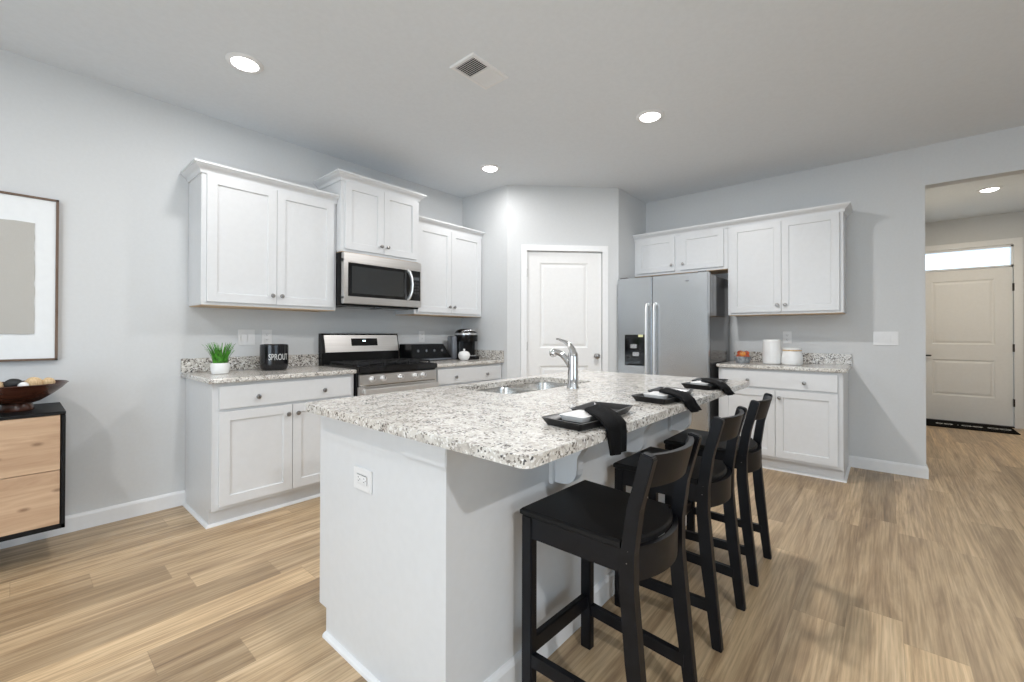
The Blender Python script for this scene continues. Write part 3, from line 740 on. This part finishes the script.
# ------------------------------------------------------------------ bar stools (local: sitter faces +y, backrest at -y)
def bar_stool():
    t = thing('bar_stool', 'x', 'stool', (0, 0, 0), 0, 'black bar stools at the island')
    fw, rw = .185, .166          # half widths front and rear
    # front legs
    for s in (-1, 1):
        xo, xi = s*fw, s*(fw-.030)
        MB().box(min(xo, xi), max(xo, xi), .168, .210, 0, .602, .003).build('front_leg', M_STOOL, t)
    # rear legs that carry on as back posts: side profile (y,z)
    prof = [(-.192, 0), (-.228, 0), (-.198, .30), (-.180, .50), (-.180, .60), (-.196, .72), (-.234, .862), (-.230, .869), (-.202, .876), (-.196, .870), (-.158, .72), (-.140, .60), (-.136, .50), (-.153, .30)]
    for s in (-1, 1):
        o = MB().prism(prof, -.0145, .0145, 'x', .003); o.xf(Matrix.Translation((s*(rw-.006), 0, 0)) @ Matrix.Rotation(s*math.radians(.6), 4, 'Z'))
        leg = o.build('rear_leg', M_STOOL, t)
        o = MB()
        for yy, zz in ((-.158, .572), (-.162, .605), (-.200, .800), (-.208, .832)):
            o.lathe([(.0035, -.002), (.0035, .0010), (.001, .0012)] if s > 0 else [(.0035, .002), (.0035, -.0010), (.001, -.0012)], 10, (s*(rw+.009), yy, zz), 'x')
        o.build('bolt', M_NICKEL, leg, None, 'small metal bolts')
    # aprons under the seat
    MB().box(-fw+.03, fw-.03, .180, .202, .535, .602, .002).build('front_rail', M_STOOL, t)
    for s in (-1, 1):
        o = MB(); a = s*(fw-.012); c = s*(rw-.010)
        o.loft([[(a-.009, .17, z) for z in ()] or [(a-.009, .185, .535), (a+.009, .185, .535), (a+.009, .185, .602), (a-.009, .185, .602)], [(c-.009, -.165, .535), (c+.009, -.165, .535), (c+.009, -.165, .602), (c-.009, -.165, .602)]])
        o.build('side_rail', M_STOOL, t)
        o = MB(); o.loft([[(a-.010, .180, .128), (a+.010, .180, .128), (a+.010, .180, .168), (a-.010, .180, .168)], [(c-.010, -.185, .128), (c+.010, -.185, .128), (c+.010, -.185, .168), (c-.010, -.185, .168)]])
        o.build('side_stretcher', M_STOOL, t)
    MB().box(-fw+.02, fw-.02, .180, .202, .150, .205, .003).build('foot_rest', M_STOOL, t)
    # seat
    lps = []
    for ins, z in ((.004, .602), (0, .606), (0, .618), (.006, .624)):
        xr = rw-.018-ins
        lps.append([(fw+.003-ins, .214-ins, z), (-fw-.003+ins, .214-ins, z), (-rw-.006+ins, -.136, z), (-xr, -.137, z)] + [(xr*(-1+2*k/12), -.146-.042*(1-(-1+2*k/12)**2)+ins, z) for k in range(13)] + [(xr, -.137, z), (rw+.006-ins, -.136, z)])
    MB().loft(lps).build('seat', M_SEAT, t)
    # curved back rails
    def rail(z0, z1, yt, yb, bow, name):
        n = 14; lps = []
        for i in range(n+1):
            u = -1+2*i/n; x = u*(rw-.018); b = bow*(1-u*u)
            lps.append([(x, yb-b, z0), (x, yb-b-.016, z0), (x, yt-b-.016, z1), (x, yt-b, z1)])
        MB().loft(lps).build(name, M_STOOL, t, 30)
    rail(.772, .866, -.198, -.174, .040, 'top_rail')
    rail(.512, .606, -.148, -.146, .042, 'lower_rail')
    return t
st = bar_stool()
for i, (x, y, rz, lab) in enumerate(((-3.680, -3.010, -2.0, 'nearest of three black wooden bar stools, by the near corner of the island'),
                                    (-3.030, -3.000, -1.0, 'middle of three black wooden bar stools tucked along the island'),
                                    (-2.475, -3.004, 0.5, 'farthest of three black wooden bar stools, nearest the refrigerator'))):
    s = st if i == 0 else dup(st)
    s.location = (x, y, 0); s.rotation_euler = (0, 0, math.radians(rz)); s['label'] = lab

# ------------------------------------------------------------------ place settings on the island
def square_plate(label, x, y, z, rz, w=.19, d=.19, group='black square plates'):
    t = tag(MB().loft([[(px, py, zz) for px, py in rrect(-w/2+i, w/2-i, -d/2+i, d/2-i, .008, 3)] for i, zz in ((.014, 0), (.003, .018), (0, .023), (.007, .023), (.022, .008), (.028, .006))]).build('square_plate', M_PLATE, None, 40), label, 'plate', group)
    t.location = (x, y, z); t.rotation_euler = (0, 0, rz); return t
def napkin_mesh(pts, th=.010):
    """folded cloth: (x, y, z, width) down its length, draped over the counter edge"""
    n = 12; o = MB(); lps = []
    for i, (px, py, pz, ww) in enumerate(pts):
        a = pts[max(i-1, 0)]; b = pts[min(i+1, len(pts)-1)]
        tt = Vector((0, b[1]-a[1], b[2]-a[2])).normalized(); nn = Vector((0, tt.z, -tt.y))
        if nn.z < -.3: nn = -nn
        if abs(nn.z) <= .3 and nn.y > 0: nn = -nn
        f = i/(len(pts)-1); top = []; bot = []
        for k in range(n+1):
            u = -1+2*k/n; wv = .004*(1+math.sin(u*5.5+f*3))*(.3+.7*f)
            e = th*(1-.55*abs(u)**4)
            x = px+u*ww/2; q = Vector((x, py, pz))+nn*(e+wv); r = Vector((x, py, pz))
            top.append(tuple(q)); bot.append((x+.0, r.y, r.z))
        lps.append(top+bot[::-1])
    return o.loft(lps)
ord3 = ('nearest', 'middle', 'farthest')
cz = .914; EY = CY0-.002
for i, (x, y, rz) in enumerate(((-3.712, -2.972, 6), (-3.100, -2.975, 4), (-2.530, -2.975, 4))):
    a = math.radians(rz); c, s = math.cos(a), math.sin(a)
    L2 = lambda u, v: (x+u*c-v*s, y+u*s+v*c)
    px, py = L2(-.104, -.004)
    square_plate(f'black square plate holding the white dish, {ord3[i]} place setting on the island', px, py, cz, a-math.radians(12), .186, .155)
    qx, qy = L2(.101, .010)
    square_plate(f'empty black square plate right of the napkin, {ord3[i]} place setting on the island', qx, qy, cz, a, .190, .155)
    d = MB().loft([[(u, v, z) for u, v in rrect(-.058+k, .058-k, -.046+k, .046-k, .012, 3)] for k, z in ((.006, 0), (.001, .012), (0, .016), (.004, .017), (.010, .015), (.02, .014))]).build('square_dish', M_WHITEC, None, 40)
    tag(d, f'small white square dish on black plate, {ord3[i]} place setting on the island', 'dish', 'white square dishes')
    dx, dy = L2(-.068, .010); d.location = (dx, dy, cz+.0085); d.rotation_euler = (0, 0, a-math.radians(8))
    xp, xe, xb, zb, wb = ((-3.672, -3.796, -3.790, .842, .080), (-3.070, -3.180, -3.105, .872, .095), (-2.510, -2.660, -2.580, .884, .095))[i]
    P = []
    for f, yy, zz in ((0, -2.955, .9385), (.12, -2.972, .940), (.35, -2.995, .940), (.6, -3.028, .9395), (.8, -3.056, .938), (.93, -3.078, .931), (1, EY-.002, .920)):
        P.append((xp+(xe-xp)*f, yy, zz, .125-.015*f))
    for f in (.2, .4, .6, .8, 1): P.append((xe+(xb-xe)*f, EY-.003-.001*f, .915+(zb-.915)*f, .110+(wb-.110)*f))
    nk = napkin_mesh(P).build('napkin', M_CLOTH, None, 60)
    tag(nk, f'black cloth napkin hanging over the island edge, {ord3[i]} place setting', 'napkin', 'black napkins')

# ------------------------------------------------------------------ left counter: plant and lettered canister
t = thing('potted_plant', 'small bright green grass plant in a white pot', 'plant', (-4.022, -.285, .914))
MB().lathe([(.043, 0), (.050, .004), (.055, .03), (.0555, .06), (.053, .074), (.049, .074), (.048, .060), (.004, .060)], 32).build('pot', M_WHITEC, t, 40)
MB().lathe([(.048, .058), (.03, .066), (.003, .067)], 20).build('soil', M_SOIL, t, 40)
o = MB()
for i in range(190):
    a = random.uniform(0, 2*PI); r = .040*math.sqrt(random.random()); lean = .12+.72*(r/.04)*random.uniform(.5, 1.1); hgt = random.uniform(.085, .160)
    dx, dy = math.cos(a), math.sin(a); w0 = random.uniform(.004, .0065); lps = []
    tx, ty = -dy, dx
    for k in range(5):
        f = k/4; rr = r + lean*hgt*.38*f*f + .012*f; zz = .062 + hgt*(f - .12*lean*f*f); ww = w0*(1-f*.9)
        lps.append([(dx*rr+tx*ww, dy*rr+ty*ww, zz), (dx*rr+dx*.0012, dy*rr+dy*.0012, zz+.0005), (dx*rr-tx*ww, dy*rr-ty*ww, zz), (dx*rr-dx*.0008, dy*rr-dy*.0008, zz)])
    o.loft(lps)
o.build('leaves', M_GRASS, t, 60)

def text_mesh(txt, size, extrude):
    c = bpy.data.curves.new('lettering', 'FONT'); c.body = txt; c.size = size; c.extrude = extrude; c.align_x = 'CENTER'; c.align_y = 'CENTER'; c.resolution_u = 3
    o = bpy.data.objects.new('lettering', c); COL.objects.link(o)
    dg = bpy.context.evaluated_depsgraph_get(); me = bpy.data.meshes.new_from_object(o.evaluated_get(dg))
    bpy.data.objects.remove(o, do_unlink=True); return me
t = thing('canister', 'black ceramic canister lettered SPROUT in white', 'canister', (-3.655, -.215, .914))
R0 = .095
MB().lathe([(.070, 0), (.084, .005), (.092, .022), (.095, .05), (.0955, .10), (.0955, .172), (.0945, .188), (.089, .192), (.087, .187), (.085, .03), (.004, .02)], 48).build('jar', plain('black_gloss_ceramic', (.008, .008, .010), .12, var=.1), t, 40)
me = text_mesh('SPROUT', .062, .0008)
ang0 = math.atan2(CY+.215, CX+3.655) + math.radians(20)
for v in me.vertices:
    x, y, z = v.co.x*.62, v.co.y*1.05, v.co.z
    th = ang0 + x/R0
    r = R0+.0008+z
    v.co = (r*math.cos(th), r*math.sin(th), .098+y)
me.materials.append(M_LETTER); lt = bpy.data.objects.new('lettering', me); COL.objects.link(lt); lt.parent = t; lt['label'] = 'white lettering reading SPROUT'

# ------------------------------------------------------------------ right counter by the range: box, coffee maker, sugar bowl
t = thing('storage_box', 'low black countertop box with one slanted end, beside the range', 'box', (0, 0, .914))
MB().prism([(-2.436, 0), (-2.000, 0), (-1.925, .012), (-1.925, .022), (-2.035, .168), (-2.045, .172), (-2.436, .172)], -.245, -.045, 'y', .003).build('case', M_BLACK, t)
fr = MB().prism([(-2.425, .040), (-1.965, .040), (-2.050, .160), (-2.425, .160)], -.2475, -.2445, 'y').build('front_panel', M_BLACK, t)
o = MB()
for x in (-2.36, -2.26, -2.16, -2.06): o.lathe([(.014, -.2475), (.013, -.252), (.004, -.2525)], 16, (x, 0, .105), 'y')
o.build('pull', M_DARKSIDE, fr, 40)
MB().box(-2.425, -1.935, -.256, -.244, .008, .026, .003).build('ledge', M_GREYP, t)

t = thing('coffee_maker', 'black single serve coffee maker with silver band', 'coffee maker', (-1.715, -.225, .914), math.radians(-22))
def rr(x0, x1, y0, y1, r, lv): return [[(x, y, z) for x, y in rrect(x0+i, x1-i, y0+i, y1-i, r, 5)] for i, z in lv]
MB().loft(rr(-.112, .112, -.165, .140, .05, ((.004, 0), (0, .006), (0, .032), (.006, .038)))).build('base', M_BLACK, t, 40)
MB().loft(rr(-.108, .108, -.055, .135, .05, ((0, .030), (0, .200), (0, .215)))).build('column', M_BLACK, t, 40)
MB().lathe([(.118, .192), (.124, .200), (.126, .262), (.120, .290), (.100, .314), (.06, .327), (.004, .330)], 40, (0, -.025, 0)).build('brew_head', M_BLACK, t, 40)
MB().lathe([(.1272, .262), (.1285, .272), (.1245, .284), (.118, .284), (.118, .262)], 40, (0, -.025, 0), cap0=False, cap1=False).build('silver_band', M_SILV, t, 40)
MB().tube([(-.080, -.115, .296), (-.055, -.150, .308), (0, -.164, .312), (.055, -.150, .308), (.080, -.115, .296)], .009, 10).build('handle', M_SILV, t, 50)
MB().loft(rr(-.176, -.106, -.060, .105, .028, ((.006, .004), (0, .02), (0, .240), (.008, .252)))).build('water_tank', M_GREYP, t, 40)
MB().box(-.06, .06, -.158, -.060, .038, .048, .003).build('drip_tray', M_SILV, t)
t = thing('sugar_bowl', 'small white lidded sugar bowl in front of the coffee maker', 'bowl', (-1.895, -.402, .914))
MB().lathe([(.030, 0), (.040, .004), (.056, .030), (.062, .052), (.060, .066), (.054, .072), (.004, .072)], 28).build('bowl', M_WHITEC, t, 40)
MB().lathe([(.056, .072), (.050, .084), (.030, .094), (.010, .098), (.007, .104), (.012, .112), (.008, .119), (.002, .120)], 24).build('lid', M_WHITEC, t, 40)

# ------------------------------------------------------------------ counter by the refrigerator: fruit bowl and canisters
t = thing('fruit_bowl', 'small grey woven bowl of red fruit next to the refrigerator', 'bowl', (-.34, -2.648, .914))
o = MB().lathe([(.045, 0), (.058, .004), (.072, .045), (.076, .062), (.072, .062), (.066, .045), (.052, .010), (.004, .008)], 32); o.build('basket', M_GREYW, t, 40)
for k, (dx, dy, dz, r, m) in enumerate(((-.028, .020, .055, .032, M_FRUIT), (-.022, -.036, .055, .031, M_FRUIT), (.034, -.004, .055, .032, M_FRUIT2), (-.034, -.008, .085, .028, M_FRUIT2), (.006, .024, .092, .027, M_FRUIT), (.012, -.03, .09, .026, M_FRUIT))):
    a = thing('apple', ('red fruit at the back left of the grey bowl', 'red fruit at the right rim of the grey bowl', 'orange fruit at the rear of the grey bowl', 'orange fruit at the front top of the grey bowl', 'red fruit at the top left of the grey bowl', 'red fruit at the top right of the grey bowl')[k], 'fruit', (-.34+dx, -2.648+dy, .914+dz), 0, 'fruit in the grey bowl')
    MB().lathe([(.003, -r*.82), (r*.45, -r*.92), (r*.85, -r*.5), (r, .05*r), (r*.88, r*.55), (r*.5, r*.88), (r*.18, r*.84), (.003, r*.70)], 20).build('flesh', m, a, 60)
    MB().tube([(0, 0, r*.70), (.002, .001, r*1.15)], .0015, 6).build('stem', M_SOIL, a)
t = thing('canister', 'taller white ribbed ceramic canister without a lid', 'canister', (-.34, -2.892, .914))
o = MB(); n = 60; lps = []
for r, z in ((.060, 0), (.072, .006), (.0755, .03), (.0765, .12), (.075, .20), (.072, .222), (.068, .226), (.064, .222), (.064, .03), (.01, .02)):
    lps.append([((r + (.0009*math.cos(20*2*PI*k/n) if .03 <= z <= .20 and r > .07 else 0))*math.cos(2*PI*k/n), (r + (.0009*math.cos(20*2*PI*k/n) if .03 <= z <= .20 and r > .07 else 0))*math.sin(2*PI*k/n), z) for k in range(n)])
o.loft(lps).build('jar', M_WHITEC, t, 50)
t = thing('canister', 'shorter wide white ceramic canister with a pale wooden lid', 'canister', (-.335, -3.050, .914))
MB().lathe([(.070, 0), (.080, .005), (.084, .02), (.0825, .07), (.074, .118), (.071, .124), (.004, .124)], 40).build('jar', M_WHITEC, t, 40)
MB().lathe([(.070, .124), (.0755, .126), (.0755, .133), (.071, .136)], 32, cap0=True, cap1=True).build('gasket_ring', M_TAN, t, 40)
MB().lathe([(.072, .136), (.073, .150), (.066, .154), (.004, .155)], 32).build('lid', M_WHITEC, t, 40)

# ------------------------------------------------------------------ wall art, sideboard, bowl
t = thing('framed_art', 'framed beige textured art with wide white mat on the left wall', 'picture', (-5.15, 0, 1.497))
hw, hh = .382, .468
o = MB()
for a in (-hw, hw-.012): o.box(a, a+.012, -.032, -.001, -hh, hh, .001)
for c in (-hh, hh-.012): o.box(-hw, hw, -.032, -.001, c, c+.012, .001)
o.build('frame', M_FRAME, t)
MB().box(-hw+.011, hw-.011, -.024, -.002, -hh+.011, hh-.011).build('mat_board', M_MAT, t)
pts = []
def jag(x0, z0, x1, z1, n=22):
    return [(x0+(x1-x0)*i/n + random.uniform(-.002, .002), z0+(z1-z0)*i/n + random.uniform(-.002, .002)) for i in range(n)]
aw, ah = .288, .315
pts = jag(-aw, -ah, aw, -ah) + jag(aw, -ah, aw, ah) + jag(aw, ah, -aw, ah) + jag(-aw, ah, -aw, -ah)
MB().prism(pts, -.029, -.0245, 'y').build('canvas', M_ART, t)

SBX = -4.756; SBW = 1.36; SBD = .45; SBT = .78; SBB = .175
t = thing('sideboard', 'floating oak fronted sideboard with black frame under the framed art', 'sideboard', (SBX-SBW, 0, 0))
o = MB(); o.box(0, SBW, -SBD, -.002, SBT-.016, SBT, .001); o.box(0, .020, -SBD, -.002, SBB, SBT-.02, .001); o.box(SBW-.016, SBW, -SBD, -.002, SBB, SBT-.02, .001); o.box(0, SBW, -SBD, -.002, SBB, SBB+.022, .001); o.box(.01, SBW-.01, -.03, -.002, SBB, SBT-.01)
o.build('frame', plain('black_lacquer', (.005, .005, .0055), .5, var=.1, spec=.25), t)
zm = (SBB+.022+SBT-.022)/2
for c in range(2):
    for r in range(2):
        x0 = .021+c*(SBW-.04)/2; x1 = x0+(SBW-.036)/2-.003; z0 = SBB+.0235+r*(zm-SBB-.022); z1 = z0+(zm-SBB-.022)-.003+(.005 if r else 0)
        MB().box(x0, x1, -SBD+.004, -SBD+.026, z0, z1, .001).build('drawer', M_OAK, t)

t = thing('decorative_bowl', 'shallow dark wooden footed bowl of woven balls on the oak sideboard', 'bowl', (-4.925, -.235, SBT))
MB().lathe([(.062, 0), (.064, .006), (.058, .030), (.055, .036), (.004, .036)], 32).build('foot', M_WALNUT, t, 40)
MB().lathe([(.050, .034), (.085, .046), (.130, .078), (.168, .112), (.186, .134), (.192, .138), (.188, .141), (.178, .134), (.150, .106), (.115, .078), (.075, .060), (.004, .056)], 48).build('shell', M_WALNUT, t, 40)
def ball(label, dx, dy, dz, r, m, sq=1.0):
    b = MB(); bmesh.ops.create_icosphere(b.bm, subdivisions=3, radius=r)
    for v in b.bm.verts:
        v.co *= 1+.035*math.sin(v.co.x*190)*math.sin(v.co.y*170+1)*math.sin(v.co.z*180); v.co.z *= sq
    o = tag(b.build('decorative_ball', m, None, 60), label, 'ball', 'balls in the wooden bowl'); o.location = (-4.925+dx, -.235+dy, SBT+dz); return o
ball('black ball resting in the dark wooden bowl', -.012, -.075, .146, .034, M_BLACKM, .8)
ball('tan woven ball nearest the right rim of the dark wooden bowl', .112, -.045, .142, .026, M_TAN)
ball('large tan woven ball beside the black ball in the wooden bowl', .058, -.045, .138, .036, M_TAN)
ball('pale ball in front of the black ball in the wooden bowl', .022, -.110, .136, .020, M_WHITEC)
ball('tan ball left of the black ball in the wooden bowl', -.075, -.070, .134, .034, M_TAN)
t = thing('candle_jar', 'small white jar at the left edge of the sideboard top', 'jar', (-5.055, -.365, SBT))
MB().lathe([(.050, 0), (.055, .004), (.056, .05), (.052, .055), (.049, .052), (.048, .012), (.004, .010)], 28).build('jar', M_WHITEC, t, 40)
MB().lathe([(.047, .0105), (.047, .036), (.004, .037)], 24).build('wax', M_WHITEC, t, 40)

# ------------------------------------------------------------------ doormat in the hall
t = thing('doormat', 'black doormat with pale lettering at the front door', 'mat', (FX-.02-.27, -4.46, 0), R90)
MB().box(-.44, .44, -.25, .25, 0, .010, .003).build('mat', M_MATRUB, t)
o = MB(); random.seed(3)
xx = -.26
for gap_, wd in ((0, .055), (.02, .075), (.045, .012), (.03, .085), (.015, .08), (.05, .09), (.012, .09)):
    xx += gap_; c = xx+wd/2; xx += wd
    if wd < .02: o.lathe([(.010, .0095), (.010, .0108)], 10, (c, 0, 0)); continue
    pp = [(c-wd/2*math.cos(a), .045*math.sin(a), .0104) for a in [PI*k/8 for k in range(9)]]
    o.tube(pp, .010, 6, 1, .08); o.tube([(c+wd/2*math.cos(a)*.8, -.03*math.sin(a)-.005, .0104) for a in [PI*k/8 for k in range(9)]], .009, 6, 1, .08)
o.build('lettering', M_LETTER, t)
